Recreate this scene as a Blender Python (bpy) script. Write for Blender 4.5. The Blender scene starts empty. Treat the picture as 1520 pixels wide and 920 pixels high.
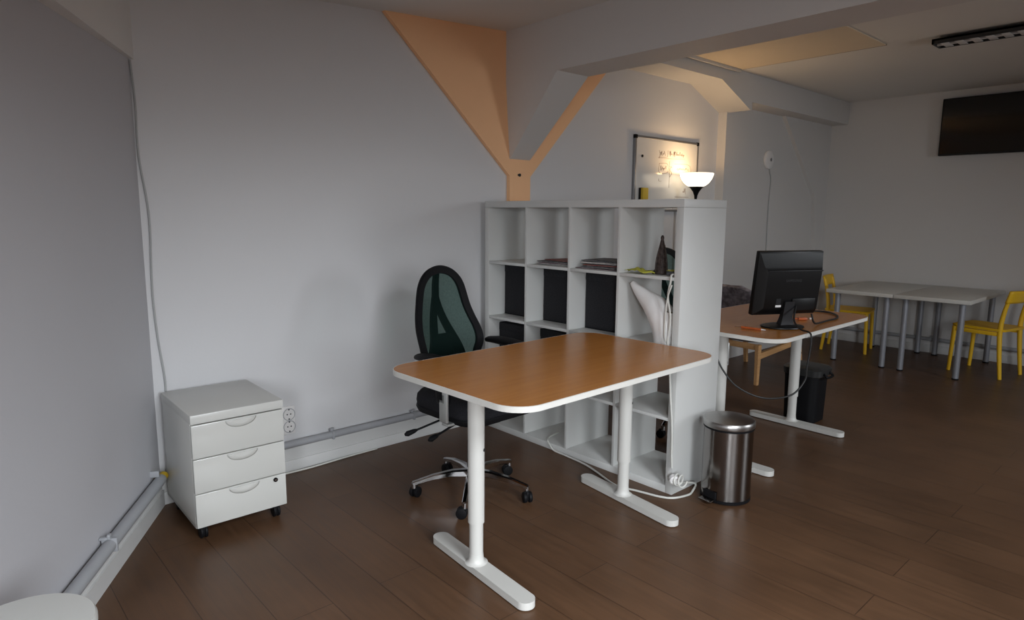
import bpy, bmesh, math, random
from mathutils import Vector, Matrix, Euler
PI = math.pi
C = bpy.context.scene.collection
S = bpy.context.scene
V = Vector

# ------------------------------------------------------------------ materials
def new_mat(name):
    m = bpy.data.materials.new(name); m.use_nodes = True
    nt = m.node_tree
    return m, nt, nt.nodes['Principled BSDF']

def mat(name, col, rough=.5, metal=0., var=.06, scale=14., bump=0., bscale=90., spec=.5, coat=0., aniso=0.):
    m, nt, b = new_mat(name)
    N, L = nt.nodes, nt.links
    tc = N.new('ShaderNodeTexCoord')
    n = N.new('ShaderNodeTexNoise'); n.inputs['Scale'].default_value = scale; n.inputs['Detail'].default_value = 3
    L.new(tc.outputs['Object'], n.inputs['Vector'])
    r = N.new('ShaderNodeMapRange')
    r.inputs['To Min'].default_value = 1 - var; r.inputs['To Max'].default_value = 1 + var
    L.new(n.outputs['Fac'], r.inputs['Value'])
    mx = N.new('ShaderNodeVectorMath'); mx.operation = 'SCALE'
    mx.inputs[0].default_value = col
    L.new(r.outputs['Result'], mx.inputs['Scale'])
    L.new(mx.outputs['Vector'], b.inputs['Base Color'])
    b.inputs['Roughness'].default_value = rough
    b.inputs['Metallic'].default_value = metal
    b.inputs['Specular IOR Level'].default_value = spec
    b.inputs['Coat Weight'].default_value = coat
    b.inputs['Anisotropic'].default_value = aniso
    if bump:
        n2 = N.new('ShaderNodeTexNoise'); n2.inputs['Scale'].default_value = bscale; n2.inputs['Detail'].default_value = 4
        L.new(tc.outputs['Object'], n2.inputs['Vector'])
        bp = N.new('ShaderNodeBump'); bp.inputs['Strength'].default_value = bump; bp.inputs['Distance'].default_value = .004
        L.new(n2.outputs['Fac'], bp.inputs['Height']); L.new(bp.outputs['Normal'], b.inputs['Normal'])
    return m

def wood_mat(name, c1, c2, rough, axis='X', scale=1., spec=.5):
    m, nt, b = new_mat(name)
    N, L = nt.nodes, nt.links
    tc = N.new('ShaderNodeTexCoord'); mp = N.new('ShaderNodeMapping')
    s = {'X': (1.2, 26, 26), 'Y': (26, 1.2, 26), 'Z': (26, 26, 1.2)}[axis]
    mp.inputs['Scale'].default_value = [k * scale for k in s]
    L.new(tc.outputs['Object'], mp.inputs['Vector'])
    n = N.new('ShaderNodeTexNoise'); n.inputs['Scale'].default_value = 3; n.inputs['Detail'].default_value = 6; n.inputs['Distortion'].default_value = .4
    L.new(mp.outputs['Vector'], n.inputs['Vector'])
    r = N.new('ShaderNodeValToRGB')
    r.color_ramp.elements[0].position = .3; r.color_ramp.elements[0].color = (*c1, 1)
    r.color_ramp.elements[1].position = .7; r.color_ramp.elements[1].color = (*c2, 1)
    L.new(n.outputs['Fac'], r.inputs['Fac']); L.new(r.outputs['Color'], b.inputs['Base Color'])
    b.inputs['Roughness'].default_value = rough; b.inputs['Specular IOR Level'].default_value = spec
    return m

def floor_mat():
    m, nt, b = new_mat('laminate_floor')
    N, L = nt.nodes, nt.links
    tc = N.new('ShaderNodeTexCoord'); sp = N.new('ShaderNodeSeparateXYZ'); cb = N.new('ShaderNodeCombineXYZ')
    L.new(tc.outputs['Object'], sp.inputs[0])
    L.new(sp.outputs['Y'], cb.inputs['X']); L.new(sp.outputs['X'], cb.inputs['Y'])
    br = N.new('ShaderNodeTexBrick')
    br.inputs['Scale'].default_value = 1; br.inputs['Brick Width'].default_value = 1.28; br.inputs['Row Height'].default_value = .192
    br.inputs['Mortar Size'].default_value = .0018; br.inputs['Mortar Smooth'].default_value = .2
    br.inputs['Color1'].default_value = (.090, .046, .024, 1); br.inputs['Color2'].default_value = (.102, .053, .028, 1)
    br.inputs['Mortar'].default_value = (.045, .023, .013, 1); br.offset = .37
    L.new(cb.outputs[0], br.inputs['Vector'])
    mp = N.new('ShaderNodeMapping'); mp.inputs['Scale'].default_value = (22, 1.6, 1)
    L.new(tc.outputs['Object'], mp.inputs['Vector'])
    n = N.new('ShaderNodeTexNoise'); n.inputs['Scale'].default_value = 2.2; n.inputs['Detail'].default_value = 7; n.inputs['Distortion'].default_value = .6
    L.new(mp.outputs['Vector'], n.inputs['Vector'])
    n3 = N.new('ShaderNodeTexNoise'); n3.inputs['Scale'].default_value = 2.6; n3.inputs['Detail'].default_value = 3
    L.new(tc.outputs['Object'], n3.inputs['Vector'])
    ad = N.new('ShaderNodeMath'); ad.operation = 'ADD'
    L.new(n.outputs['Fac'], ad.inputs[0]); L.new(n3.outputs['Fac'], ad.inputs[1])
    r = N.new('ShaderNodeMapRange'); r.inputs['From Min'].default_value = .6; r.inputs['From Max'].default_value = 1.4
    r.inputs['To Min'].default_value = .72; r.inputs['To Max'].default_value = 1.28
    L.new(ad.outputs[0], r.inputs['Value'])
    mx = N.new('ShaderNodeVectorMath'); mx.operation = 'SCALE'
    L.new(br.outputs['Color'], mx.inputs[0]); L.new(r.outputs['Result'], mx.inputs['Scale'])
    L.new(mx.outputs['Vector'], b.inputs['Base Color'])
    rr = N.new('ShaderNodeMapRange'); rr.inputs['To Min'].default_value = .3; rr.inputs['To Max'].default_value = .5
    L.new(n.outputs['Fac'], rr.inputs['Value']); L.new(rr.outputs['Result'], b.inputs['Roughness'])
    bp = N.new('ShaderNodeBump'); bp.inputs['Strength'].default_value = .25; bp.inputs['Distance'].default_value = .002
    iv = N.new('ShaderNodeMath'); iv.operation = 'SUBTRACT'; iv.inputs[0].default_value = 1
    L.new(br.outputs['Fac'], iv.inputs[1]); L.new(iv.outputs[0], bp.inputs['Height'])
    L.new(bp.outputs['Normal'], b.inputs['Normal'])
    b.inputs['Specular IOR Level'].default_value = .32
    return m

def mesh_fabric(name, col, see):
    m, nt, b = new_mat(name)
    N, L = nt.nodes, nt.links
    b.inputs['Base Color'].default_value = (*col, 1); b.inputs['Roughness'].default_value = .7; b.inputs['Specular IOR Level'].default_value = .08
    tc = N.new('ShaderNodeTexCoord'); n = N.new('ShaderNodeTexNoise'); n.inputs['Scale'].default_value = 120
    L.new(tc.outputs['Object'], n.inputs['Vector'])
    r = N.new('ShaderNodeMapRange'); r.inputs['To Min'].default_value = see - .08; r.inputs['To Max'].default_value = see + .08
    L.new(n.outputs['Fac'], r.inputs['Value'])
    t = N.new('ShaderNodeBsdfTransparent'); t.inputs['Color'].default_value = (.72, 1, .92, 1); x = N.new('ShaderNodeMixShader')
    L.new(r.outputs['Result'], x.inputs[0]); L.new(b.outputs[0], x.inputs[1]); L.new(t.outputs[0], x.inputs[2])
    L.new(x.outputs[0], N['Material Output'].inputs['Surface'])
    return m

def emit_mat(name, col, strength, base=(.9, .9, .88)):
    m, nt, b = new_mat(name)
    b.inputs['Base Color'].default_value = (*base, 1)
    b.inputs['Emission Color'].default_value = (*col, 1); b.inputs['Emission Strength'].default_value = strength
    b.inputs['Roughness'].default_value = .3
    return m

def fabric_mat(name, c1, c2, scale=260, rough=.9):
    m, nt, b = new_mat(name)
    N, L = nt.nodes, nt.links
    tc = N.new('ShaderNodeTexCoord')
    n = N.new('ShaderNodeTexNoise'); n.inputs['Scale'].default_value = scale; n.inputs['Detail'].default_value = 2
    L.new(tc.outputs['Object'], n.inputs['Vector'])
    r = N.new('ShaderNodeValToRGB')
    r.color_ramp.elements[0].position = .35; r.color_ramp.elements[0].color = (*c1, 1)
    r.color_ramp.elements[1].position = .65; r.color_ramp.elements[1].color = (*c2, 1)
    L.new(n.outputs['Fac'], r.inputs['Fac']); L.new(r.outputs['Color'], b.inputs['Base Color'])
    b.inputs['Roughness'].default_value = rough; b.inputs['Specular IOR Level'].default_value = .25
    bp = N.new('ShaderNodeBump'); bp.inputs['Strength'].default_value = .3; bp.inputs['Distance'].default_value = .002
    L.new(n.outputs['Fac'], bp.inputs['Height']); L.new(bp.outputs['Normal'], b.inputs['Normal'])
    return m

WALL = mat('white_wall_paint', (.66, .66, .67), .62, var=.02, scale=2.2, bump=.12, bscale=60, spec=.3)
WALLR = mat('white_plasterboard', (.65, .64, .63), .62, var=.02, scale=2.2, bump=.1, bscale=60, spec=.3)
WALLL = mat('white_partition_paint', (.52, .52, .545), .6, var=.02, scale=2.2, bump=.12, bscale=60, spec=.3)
CEIL = mat('white_ceiling_paint', (.74, .73, .71), .75, var=.02, scale=2, bump=.1, bscale=70, spec=.2)
ORANGE = mat('orange_wall_paint', (.98, .58, .32), .6, var=.04, scale=5, bump=.12, bscale=60, spec=.3)
PIPE = mat('grey_pipe_paint', (.36, .37, .39), .5, var=.05)
SKIRT = mat('white_skirting_paint', (.62, .62, .61), .5, var=.05, scale=6)
FLOOR = floor_mat()
DESKWOOD = wood_mat('oak_veneer_top', (.45, .172, .032), (.52, .207, .042), .27, 'X', .7, .4)
WMETAL = mat('white_powder_coat', (.58, .575, .545), .4, var=.02)
WEDGE = mat('white_edge_band', (.68, .67, .63), .35, var=.02)
WLAM = mat('white_shelf_laminate', (.60, .605, .59), .42, var=.025, scale=5)
CAB = mat('white_lacquered_steel', (.60, .60, .57), .3, var=.02, scale=5)
CABD = mat('white_drawer_plastic', (.575, .575, .545), .16, var=.01)
DARKGAP = mat('dark_gap', (.03, .03, .03), .8)
BLACK = mat('black_plastic', (.006, .006, .007), .55, var=.1, spec=.14)
BLACKSOFT = fabric_mat('black_seat_fabric', (.008, .008, .010), (.018, .018, .022))
BLACKBOX = fabric_mat('black_box_fabric', (.018, .018, .021), (.032, .032, .036), 180)
MESHM = mesh_fabric('green_black_mesh', (.004, .012, .010), .30)
CHROME = mat('chrome', (.62, .62, .63), .12, 1., var=.02)
STEEL = mat('brushed_steel', (.27, .255, .245), .17, 1., var=.05, scale=40, aniso=.6)
STEELLID = mat('brushed_steel_lid', (.40, .39, .38), .34, 1., var=.05, scale=40)
ALU = mat('brushed_aluminium', (.55, .57, .56), .4, .7, var=.03)
LEGGREY = mat('silver_grey_leg_paint', (.30, .31, .34), .4, .3, var=.03)
TABLEW = mat('white_table_foil', (.62, .61, .57), .4, var=.02)
YELLOW = mat('yellow_chair_plastic', (.90, .54, .02), .45, var=.04)
YELLOWT = mat('yellow_tape', (.75, .50, .02), .5)
GREYFAB = fabric_mat('grey_speckled_fabric', (.15, .135, .155), (.34, .315, .345), 26)
BEECH = wood_mat('light_beech', (.50, .27, .11), (.60, .35, .16), .5, 'X', 1.)
WPLAST = mat('white_plastic', (.80, .79, .78), .35, var=.02)
WCABLE = mat('white_cable_sheath', (.62, .62, .58), .5, var=.02)
GCABLE = mat('grey_wall_cable', (.40, .41, .41), .6, var=.02)
BCABLE = mat('black_cable_sheath', (.012, .012, .012), .5)
TVM = mat('tv_glass', (.004, .004, .005), .08)
MONM = mat('monitor_plastic', (.006, .006, .0065), .42, spec=.3)
MONDET = mat('monitor_ridge_plastic', (.016, .016, .018), .42, spec=.35)
PAPERW = mat('white_label_paper', (.8, .8, .8), .6)
INK = mat('marker_ink', (.20, .12, .08), .6)
BOARD = mat('whiteboard_enamel', (.70, .70, .69), .16, var=.01)
ALUFR = mat('whiteboard_aluminium', (.34, .34, .35), .35, .8)
ORPL = mat('orange_plastic', (.50, .11, .025), .45)
LIME = fabric_mat('lime_paper', (.42, .42, .04), (.58, .56, .10), 60)
DARKBRN = fabric_mat('dark_brown_wax', (.022, .014, .012), (.07, .05, .045), 70, .5)
ENAMEL = mat('fixture_black', (.02, .02, .02), .5)
LOUVRE = mat('louvre_white', (.72, .72, .72), .35)
MAGS = [fabric_mat('magazine_paper_%s' % n, a, b, 40, .5) for n, a, b in (
    ('dark', (.03, .026, .03), (.10, .085, .09)), ('mauve', (.13, .09, .10), (.24, .18, .19)),
    ('pale', (.30, .29, .28), (.48, .46, .44)), ('red', (.18, .04, .035), (.32, .10, .08)),
    ('slate', (.06, .065, .07), (.16, .15, .16)))]

# ------------------------------------------------------------------ geometry
def spline(pts, n=8, closed=False):
    P = [V(p) for p in pts]
    if len(P) < 3: return P
    out = []
    k = len(P)
    rng = range(k if closed else k - 1)
    for i in rng:
        p1, p2 = P[i], P[(i + 1) % k]
        p0 = P[i - 1] if (i > 0 or closed) else p1 * 2 - p2
        p3 = P[(i + 2) % k] if (i + 2 < k or closed) else p2 * 2 - p1
        for j in range(n):
            t = j / n
            out.append(.5 * ((2 * p1) + (p2 - p0) * t + (2 * p0 - 5 * p1 + 4 * p2 - p3) * t * t + (3 * p1 - p0 - 3 * p2 + p3) * t ** 3))
    if not closed: out.append(P[-1])
    return out

class MB:
    def __init__(self): self.bm = bmesh.new()
    def _merge(self, t, mtx=None):
        if mtx is not None: bmesh.ops.transform(t, matrix=mtx, verts=t.verts)
        me = bpy.data.meshes.new('tmp'); t.to_mesh(me); t.free()
        self.bm.from_mesh(me); bpy.data.meshes.remove(me)
        return self
    def box(self, c, s, bev=0., rot=None, seg=2, mtx=None):
        t = bmesh.new(); bmesh.ops.create_cube(t, size=1)
        bmesh.ops.scale(t, vec=s, verts=t.verts)
        if bev: bmesh.ops.bevel(t, geom=list(t.edges), offset=min(bev, min(s) * .49), segments=seg, affect='EDGES', profile=.5)
        m = Matrix.Translation(c) @ (Euler(rot).to_matrix().to_4x4() if rot else Matrix())
        return self._merge(t, (mtx @ m) if mtx is not None else m)
    def b2(self, lo, hi, bev=0., seg=2):
        lo, hi = V(lo), V(hi)
        return self.box((lo + hi) / 2, hi - lo, bev, seg=seg)
    def rings(self, R, closed=False, cap=True):
        bm = self.bm
        vs = [[bm.verts.new(p) for p in r] for r in R]
        n = len(R[0])
        k = len(vs)
        for i in range(k if closed else k - 1):
            a, b = vs[i], vs[(i + 1) % k]
            for j in range(n):
                bm.faces.new((a[j], a[(j + 1) % n], b[(j + 1) % n], b[j]))
        if cap and not closed:
            bm.faces.new(vs[0][::-1]); bm.faces.new(vs[-1])
        return self
    def tube(self, pts, r, seg=10, closed=False, n=0, cap=True, flat=None):
        P = spline(pts, n, closed) if n else [V(p) for p in pts]
        rr = r if isinstance(r, (list, tuple)) else None
        k = len(P)
        T = []
        for i in range(k):
            a = P[i - 1] if (i > 0 or closed) else P[i]
            b = P[(i + 1) % k] if (i < k - 1 or closed) else P[i]
            T.append((b - a).normalized())
        up = V((0, 0, 1)) if abs(T[0].z) < .9 else V((1, 0, 0))
        u = (up - T[0] * up.dot(T[0])).normalized()
        R = []
        for i in range(k):
            if i:
                q = T[i - 1].rotation_difference(T[i]); u = q @ u
                u = (u - T[i] * u.dot(T[i])).normalized()
            v = T[i].cross(u)
            if rr:
                f = i / (k - 1) * (len(rr) - 1); a = int(min(f, len(rr) - 2)); ra = rr[a] + (rr[a + 1] - rr[a]) * (f - a)
            else: ra = r
            fl = flat or 1.
            R.append([P[i] + (u * math.cos(2 * PI * j / seg) * fl + v * math.sin(2 * PI * j / seg)) * ra for j in range(seg)])
        return self.rings(R, closed, cap)
    def cyl(self, a, b, r, r2=None, seg=24, bev=0.):
        a, b = V(a), V(b)
        r2 = r if r2 is None else r2
        if not bev: return self.tube([a, b], [r, r2], seg)
        d = (b - a).normalized()
        return self.tube_r([a, a + d * bev * .3, a + d * bev, b - d * bev, b - d * bev * .3, b], [r - bev, r - bev * .3, r, r2, r2 - bev * .3, r2 - bev], seg)
    def tube_r(self, P, rs, seg=24):
        P = [V(p) for p in P]
        d = (P[-1] - P[0]).normalized()
        up = V((0, 0, 1)) if abs(d.z) < .9 else V((1, 0, 0))
        u = (up - d * up.dot(d)).normalized(); v = d.cross(u)
        return self.rings([[p + (u * math.cos(2 * PI * j / seg) + v * math.sin(2 * PI * j / seg)) * r for j in range(seg)] for p, r in zip(P, rs)])
    def lathe(self, prof, c=(0, 0, 0), seg=40, sx=1., sy=1., ring=False):
        c = V(c)
        return self.rings([[c + V((math.cos(2 * PI * j / seg) * r * sx, math.sin(2 * PI * j / seg) * r * sy, z)) for j in range(seg)] for r, z in prof], closed=ring)
    def prism(self, poly, fn0, fn1):
        return self.rings([[V(fn0(p)) for p in poly], [V(fn1(p)) for p in poly]])
    def grid(self, G):
        bm = self.bm
        vs = [[bm.verts.new(p) for p in r] for r in G]
        for i in range(len(vs) - 1):
            for j in range(len(vs[0]) - 1):
                bm.faces.new((vs[i][j], vs[i][j + 1], vs[i + 1][j + 1], vs[i + 1][j]))
        return self
    def obj(self, name, m, parent=None, sharp=38, loc=None, rot=None, solid=0., subsurf=0, double=False):
        bm = self.bm
        bmesh.ops.recalc_face_normals(bm, faces=bm.faces)
        me = bpy.data.meshes.new(name); bm.to_mesh(me); bm.free()
        me.materials.append(m)
        for p in me.polygons: p.use_smooth = True
        me.set_sharp_from_angle(angle=math.radians(sharp))
        o = bpy.data.objects.new(name, me); C.objects.link(o)
        if parent is not None: o.parent = parent
        if loc is not None: o.location = loc
        if rot is not None: o.rotation_euler = rot
        if solid:
            k = o.modifiers.new('thickness', 'SOLIDIFY'); k.thickness = solid; k.offset = 0
        if subsurf:
            k = o.modifiers.new('smooth', 'SUBSURF'); k.levels = subsurf; k.render_levels = subsurf
        return o

def tag(o, label, cat, group=None):
    o['label'] = label; o['category'] = cat
    if group: o['group'] = group
    return o
def thing(name, label, cat, loc=(0, 0, 0), rz=0., group=None):
    o = bpy.data.objects.new(name, None); C.objects.link(o)
    o.location = loc; o.rotation_euler = (0, 0, rz); o.empty_display_size = .1
    return tag(o, label, cat, group)
def struct(o):
    o['kind'] = 'structure'; return o
KIDS = {}
def copy_tree(o, parent=None):
    c = o.copy(); C.objects.link(c)
    if parent is not None: c.parent = parent
    for ch in [x for x in ALL() if x.parent == o]: copy_tree(ch, c)
    return c
def ALL(): return list(C.objects)
def rrect(x0, x1, y0, y1, r, n=8):
    P = []
    for cx, cy, a0 in ((x1 - r, y1 - r, 0), (x0 + r, y1 - r, 90), (x0 + r, y0 + r, 180), (x1 - r, y0 + r, 270)):
        for k in range(n + 1):
            a = math.radians(a0 + 90 * k / n); P.append((cx + r * math.cos(a), cy + r * math.sin(a)))
    return P
def zprism(m, poly, z0, z1): return m.prism(poly, lambda p: (p[0], p[1], z0), lambda p: (p[0], p[1], z1))
def yprism(m, poly, y0, y1): return m.prism(poly, lambda p: (p[0], y0, p[1]), lambda p: (p[0], y1, p[1]))
def xprism(m, poly, x0, x1): return m.prism(poly, lambda p: (x0, p[0], p[1]), lambda p: (x1, p[0], p[1]))

# ------------------------------------------------------------------ camera
cam_d = bpy.data.cameras.new('camera'); cam = bpy.data.objects.new('camera', cam_d); C.objects.link(cam)
F, PITCH, ROLL, YAW = 970.8, .1473, .00725, .73398
CAM = V((-2.907, -3.3263, 1.39865))
fw = V((math.sin(YAW) * math.cos(PITCH), math.cos(YAW) * math.cos(PITCH), -math.sin(PITCH)))
r0 = V((math.cos(YAW), -math.sin(YAW), 0)); u0 = r0.cross(fw)
r1 = r0 * math.cos(ROLL) + u0 * math.sin(ROLL); u1 = -r0 * math.sin(ROLL) + u0 * math.cos(ROLL)
cam.matrix_world = Matrix(((r1.x, u1.x, -fw.x, CAM.x), (r1.y, u1.y, -fw.y, CAM.y), (r1.z, u1.z, -fw.z, CAM.z), (0, 0, 0, 1)))
cam_d.sensor_width = 36; cam_d.lens = F / 1520 * 36; cam_d.clip_start = .05
S.camera = cam

# ------------------------------------------------------------------ the room
XF, YR = 4.76, -5.2                      # far wall, rear (window) wall
LC = V((-2.16, 0, 0)); LD = V((-.497, -.868, 0)).normalized(); LN = V((-LD.y, LD.x, 0))   # left wall: corner, direction, inward normal
LEND = -YR / .868
def lp(s, off=0., z=0.): return LC + LD * s + LN * off + V((0, 0, z))
xl = lp(LEND).x
def zc(x): return 2.455 + (x + 1.455) * .062 if x < .2 else 2.56     # ceiling of the left bay rises a little
struct(MB().b2((xl - .4, YR - .2, -.1), (XF + .2, .2, 0)).obj('floor', FLOOR))
struct(MB().b2((-2.6, 0, 0), (XF + .2, .15, 2.9)).obj('wall_back', WALL))
struct(MB().b2((XF, YR - .2, 0), (XF + .15, 0, 2.9)).obj('wall_right', WALLR))
# left partition with an overhanging upper part
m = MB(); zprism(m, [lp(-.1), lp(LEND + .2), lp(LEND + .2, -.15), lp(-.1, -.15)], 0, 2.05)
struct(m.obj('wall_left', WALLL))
m = MB(); zprism(m, [lp(-.1, .012), lp(LEND + .2, .30), lp(LEND + .2, -.15), lp(-.1, -.15)], 2.05, 2.9)
struct(m.obj('wall_left_upper', CEIL))
# ceilings
m = MB()
m.rings([[(xl - .4, YR - .2, zc(-5)), (.1, YR - .2, zc(.1)), (.1, .1, zc(.1)), (xl - .4, .1, zc(-5))],
         [(xl - .4, YR - .2, 2.9), (.1, YR - .2, 2.9), (.1, .1, 2.9), (xl - .4, .1, 2.9)]])
struct(m.obj('ceiling', CEIL))
ZR = 2.615
struct(MB().b2((.05, YR - .2, ZR), (XF + .2, .1, 2.9)).obj('ceiling_right', CEIL))
# main beam with a haunch down to the orange column
struct(MB().b2((0, YR, 2.24), (.275, 0, 2.75)).obj('beam_main', WALLR))
m = MB(); w0, w1 = .035, .215
m.rings([[(w0, -.03, 1.752), (w1, -.03, 1.752), (.275, -.03, 2.24), (0, -.03, 2.24)],
         [(w0, -.045, 1.76), (w1, -.045, 1.76), (.275, -.49, 2.24), (0, -.49, 2.24)]])
struct(m.obj('beam_haunch', WALLR))
# orange Y-shaped column face standing slightly proud of the back wall
zt = 2.75
poly = [(.038, 0), (.226, 0), (.226, 1.642), (1.30, zt), (-1.17, zt), (.038, 1.642)]
m = MB(); yprism(m, poly, .01, -.03)
struct(m.obj('column_orange', ORANGE))
# far bulkhead along the back wall, its haunch, pier lining and corner lining
m = MB(); yprism(m, [(.27, 2.505), (2.145, 2.505), (2.623, 2.313), (2.66, 2.313), (2.66, 2.38), (XF, 2.38), (XF, 2.7), (.27, 2.7)], .01, -.30)
struct(m.obj('beam_bulkhead', WALLR))
struct(MB().b2((2.616, -.085, 0), (XF, .01, 2.385)).obj('wall_lining', WALLR))
m = MB(); yprism(m, [(3.66, 2.38), (4.45, 1.613), (4.56, 1.0), (4.56, 0), (XF, 0), (XF, 2.38)], -.06, -.125)
struct(m.obj('column_corner', WALLR))
struct(MB().b2((.27, -1.46, ZR - .008), (2.37, -.35, ZR + .01)).obj('ceiling_panel', mat('lamp_glow_ceiling_board', (.70, .60, .46), .7, var=.02, spec=.2)))  # the lamp's warm glow on this panel is put into its colour
struct(MB().b2((2.37, -1.46, ZR - .007), (2.384, -.35, ZR + .01)).obj('trim_2', mat('brown_joint', (.22, .15, .09), .8)))
m = MB().b2((1.45, -.345, ZR - .03), (2.37, -.325, ZR + .005), .004).b2((1.45, -.318, ZR - .022), (2.37, -.302, ZR + .005), .004)
struct(m.obj('trim_1', WLAM))
# rear wall with two windows (behind the camera) that light the room
def rear_wall():
    zs0, zs1 = .85, 2.15
    xs = [xl - .4, W0[0], W0[1], W1[0], W1[1], W2[0], W2[1], XF + .2]
    m = MB()
    for a, b in ((0, 1), (2, 3), (4, 5), (6, 7)): m.b2((xs[a], YR - .2, 0), (xs[b], YR, 2.9))
    for a, b in ((1, 2), (3, 4), (5, 6)):
        m.b2((xs[a], YR - .2, 0), (xs[b], YR, zs0)); m.b2((xs[a], YR - .2, zs1), (xs[b], YR, 2.9))
    struct(m.obj('wall_rear', WALLR))
    for k, (a, b) in enumerate((W0, W1, W2)):
        m = MB()
        f = .06
        m.b2((a, YR - .14, zs0), (a + f, YR - .08, zs1)); m.b2((b - f, YR - .14, zs0), (b, YR - .08, zs1))
        m.b2((a, YR - .14, zs0), (b, YR - .08, zs0 + f)); m.b2((a, YR - .14, zs1 - f), (b, YR - .08, zs1))
        struct(m.obj('window_%d' % (k + 1), WPLAST))
        l = bpy.data.lights.new('daylight', 'AREA'); l.shape = 'RECTANGLE'; l.size = b - a - .1; l.size_y = zs1 - zs0 - .1
        l.energy = WP[k]; l.color = (.90, .95, 1.0); l.spread = math.radians(SPR[k])
        o = bpy.data.objects.new('daylight', l); C.objects.link(o)
        o.location = ((a + b) / 2, YR - .03, (zs0 + zs1) / 2)
        o.rotation_euler = (math.radians(TILT[k]), 0, math.radians(YAWS[k]))
W0, W1, W2, WP, SPR, TILT, YAWS, SKY, SKS = (-4.9, -4.1), (-3.0, -1.7), (1.35, 2.15), (52., 50., 42.), (80, 94, 118), (63, 53, 57), (-54, 0, 0), 90., 120
EXPO = -.45
rear_wall()
# unseen roof window added in the ceiling behind the camera for overhead fill
m = MB(); a0, a1, b0, b1 = -2.3, -1.3, -4.8, -3.8
zq = zc(-1.8) - .004
for lo, hi in (((a0, b0), (a0 + .06, b1)), ((a1 - .06, b0), (a1, b1)), ((a0, b0), (a1, b0 + .06)), ((a0, b1 - .06), (a1, b1))): m.b2((*lo, zq - .05), (*hi, zq + .02))
struct(m.obj('window_4', WPLAST))
l = bpy.data.lights.new('daylight', 'AREA'); l.shape = 'RECTANGLE'; l.size = .86; l.size_y = .86; l.energy = SKY; l.color = (.90, .95, 1.0); l.spread = math.radians(SKS)  # soft fill light from above, added for the level surfaces
o = bpy.data.objects.new('daylight', l); C.objects.link(o); o.location = ((a0 + a1) / 2, (b0 + b1) / 2, zq - .06); o.rotation_euler = (math.radians(24), 0, 0)
# skirting boards
struct(MB().b2((-2.17, -.012, 0), (2.616, 0, .062), .003).b2((-2.17, -.004, .062), (2.616, 0, .135)).obj('baseboard_back', SKIRT))
m = MB(); zprism(m, [lp(0), lp(LEND), lp(LEND, .014), lp(0, .014)], 0, .075)
zprism(m, [lp(0), lp(LEND), lp(LEND, .005), lp(0, .005)], .075, .135)
struct(m.obj('baseboard_left', SKIRT))
struct(MB().b2((XF - .014, YR, 0), (XF, -.126, .08), .003).obj('baseboard_right', SKIRT))

# pipes with clips
def pipe(name, label, pts, r, clips, nrm, cat='pipe', cap=None):
    o = MB().tube(pts, r, 16).obj(name, PIPE); tag(o, label, cat)
    for c in clips:
        c = V(c); n = V(nrm)
        d = n.cross(V((0, 0, 1)))
        mm = MB()
        rot = math.atan2(d.y, d.x)
        mm.box(c, (.012, r * 2 + .006, r * 2 + .006), .003, rot=(0, 0, rot))
        mm.box(c + V((0, 0, r + .010)), (.02, .012, .018), .003, rot=(0, 0, rot))
        mm.box(c - n * (r * .5 + .006) + V((0, 0, r + .004)), (.02, .028, .010), .002, rot=(0, 0, rot))
        mm.obj('clip', PIPE, o)
    return o
pipe('pipe', 'grey painted pipe clipped along the back wall between drawer cabinet and bookcase', [(-1.752, -.03, .160), (-.22, -.03, .160)], .020, [(-1.287, -.03, .16), (-.75, -.03, .16)], (0, -1, 0))
pl = pipe('pipe', 'grey painted pipe clipped along the left wall beside the drawer cabinet', [lp(.10, .034, .168), lp(LEND - .1, .034, .168)], .024, [lp(.72, .034, .168), lp(2.0, .034, .168)], LN)
MB().tube([lp(.062, .034, .17), lp(.102, .034, .168)], .021, 14).obj('yellow_tape_end', YELLOWT, pl)['label'] = 'yellow tape on the pipe end'
MB().box(lp(.13, .012, .205), (.012, .05, .03), .004, rot=(0, 0, math.atan2(LD.y, LD.x))).obj('clip', PIPE, pl)
pipe('pipe', 'grey pipe low on the far wall behind the white tables', [(XF - .032, -.13, .145), (XF - .032, YR + .1, .145)], .019, [(XF - .032, -1.3, .145)], (-1, 0, 0))

# small fittings on the back wall
ok = thing('wall_socket', 'white double power socket on the back wall beside the drawer cabinet', 'socket', (-1.532, 0, .288))
MB().box((0, -.006, 0), (.086, .012, .155), .006).obj('cover_plate', WPLAST, ok)
for dz in (.034, -.034):
    m = MB().lathe([(.034, 0), (.034, .004), (.030, .0045), (.028, .001), (.0, .001)], seg=28)
    o = m.obj('socket_insert', WPLAST, ok, loc=(.008, -.012, dz), rot=(PI / 2, 0, 0))
    MB().lathe([(.0335, .0042), (.0335, .0050), (.0300, .0050), (.0300, .0042)], seg=28, ring=True).obj('socket_shading_ring', PIPE, o)  # grey ring painted in for the shading around each insert
    h = MB()
    for dx in (-.0095, .0095): h.cyl((dx, 0, .0012), (dx, 0, .0030), .0036, seg=10)
    h.box((0, .026, .003), (.007, .006, .003)).box((0, -.026, .003), (.007, .006, .003))
    h.obj('pin_hole', DARKGAP, o)
o = MB().tube([(-2.158, -.007, 2.045), (-2.150, -.007, 1.857), (-2.152, -.007, 1.64), (-2.128, -.007, 1.375), (-2.137, -.007, 1.038), (-2.129, -.007, .817), (-2.111, -.007, .60), (-2.12, -.007, .45), (-2.13, -.007, .24)], .0042, 8, n=6).obj('wall_cable', GCABLE)
tag(o, 'thin grey cable running loosely down the back wall from the left corner', 'cable')
o = MB().tube([(-1.80, -.05, .012), (-1.6, -.035, .006), (-1.42, -.04, .006), (-1.2, -.026, .006), (-1.0, -.022, .006)], .005, 8, n=6).obj('floor_cable', WCABLE)
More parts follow.
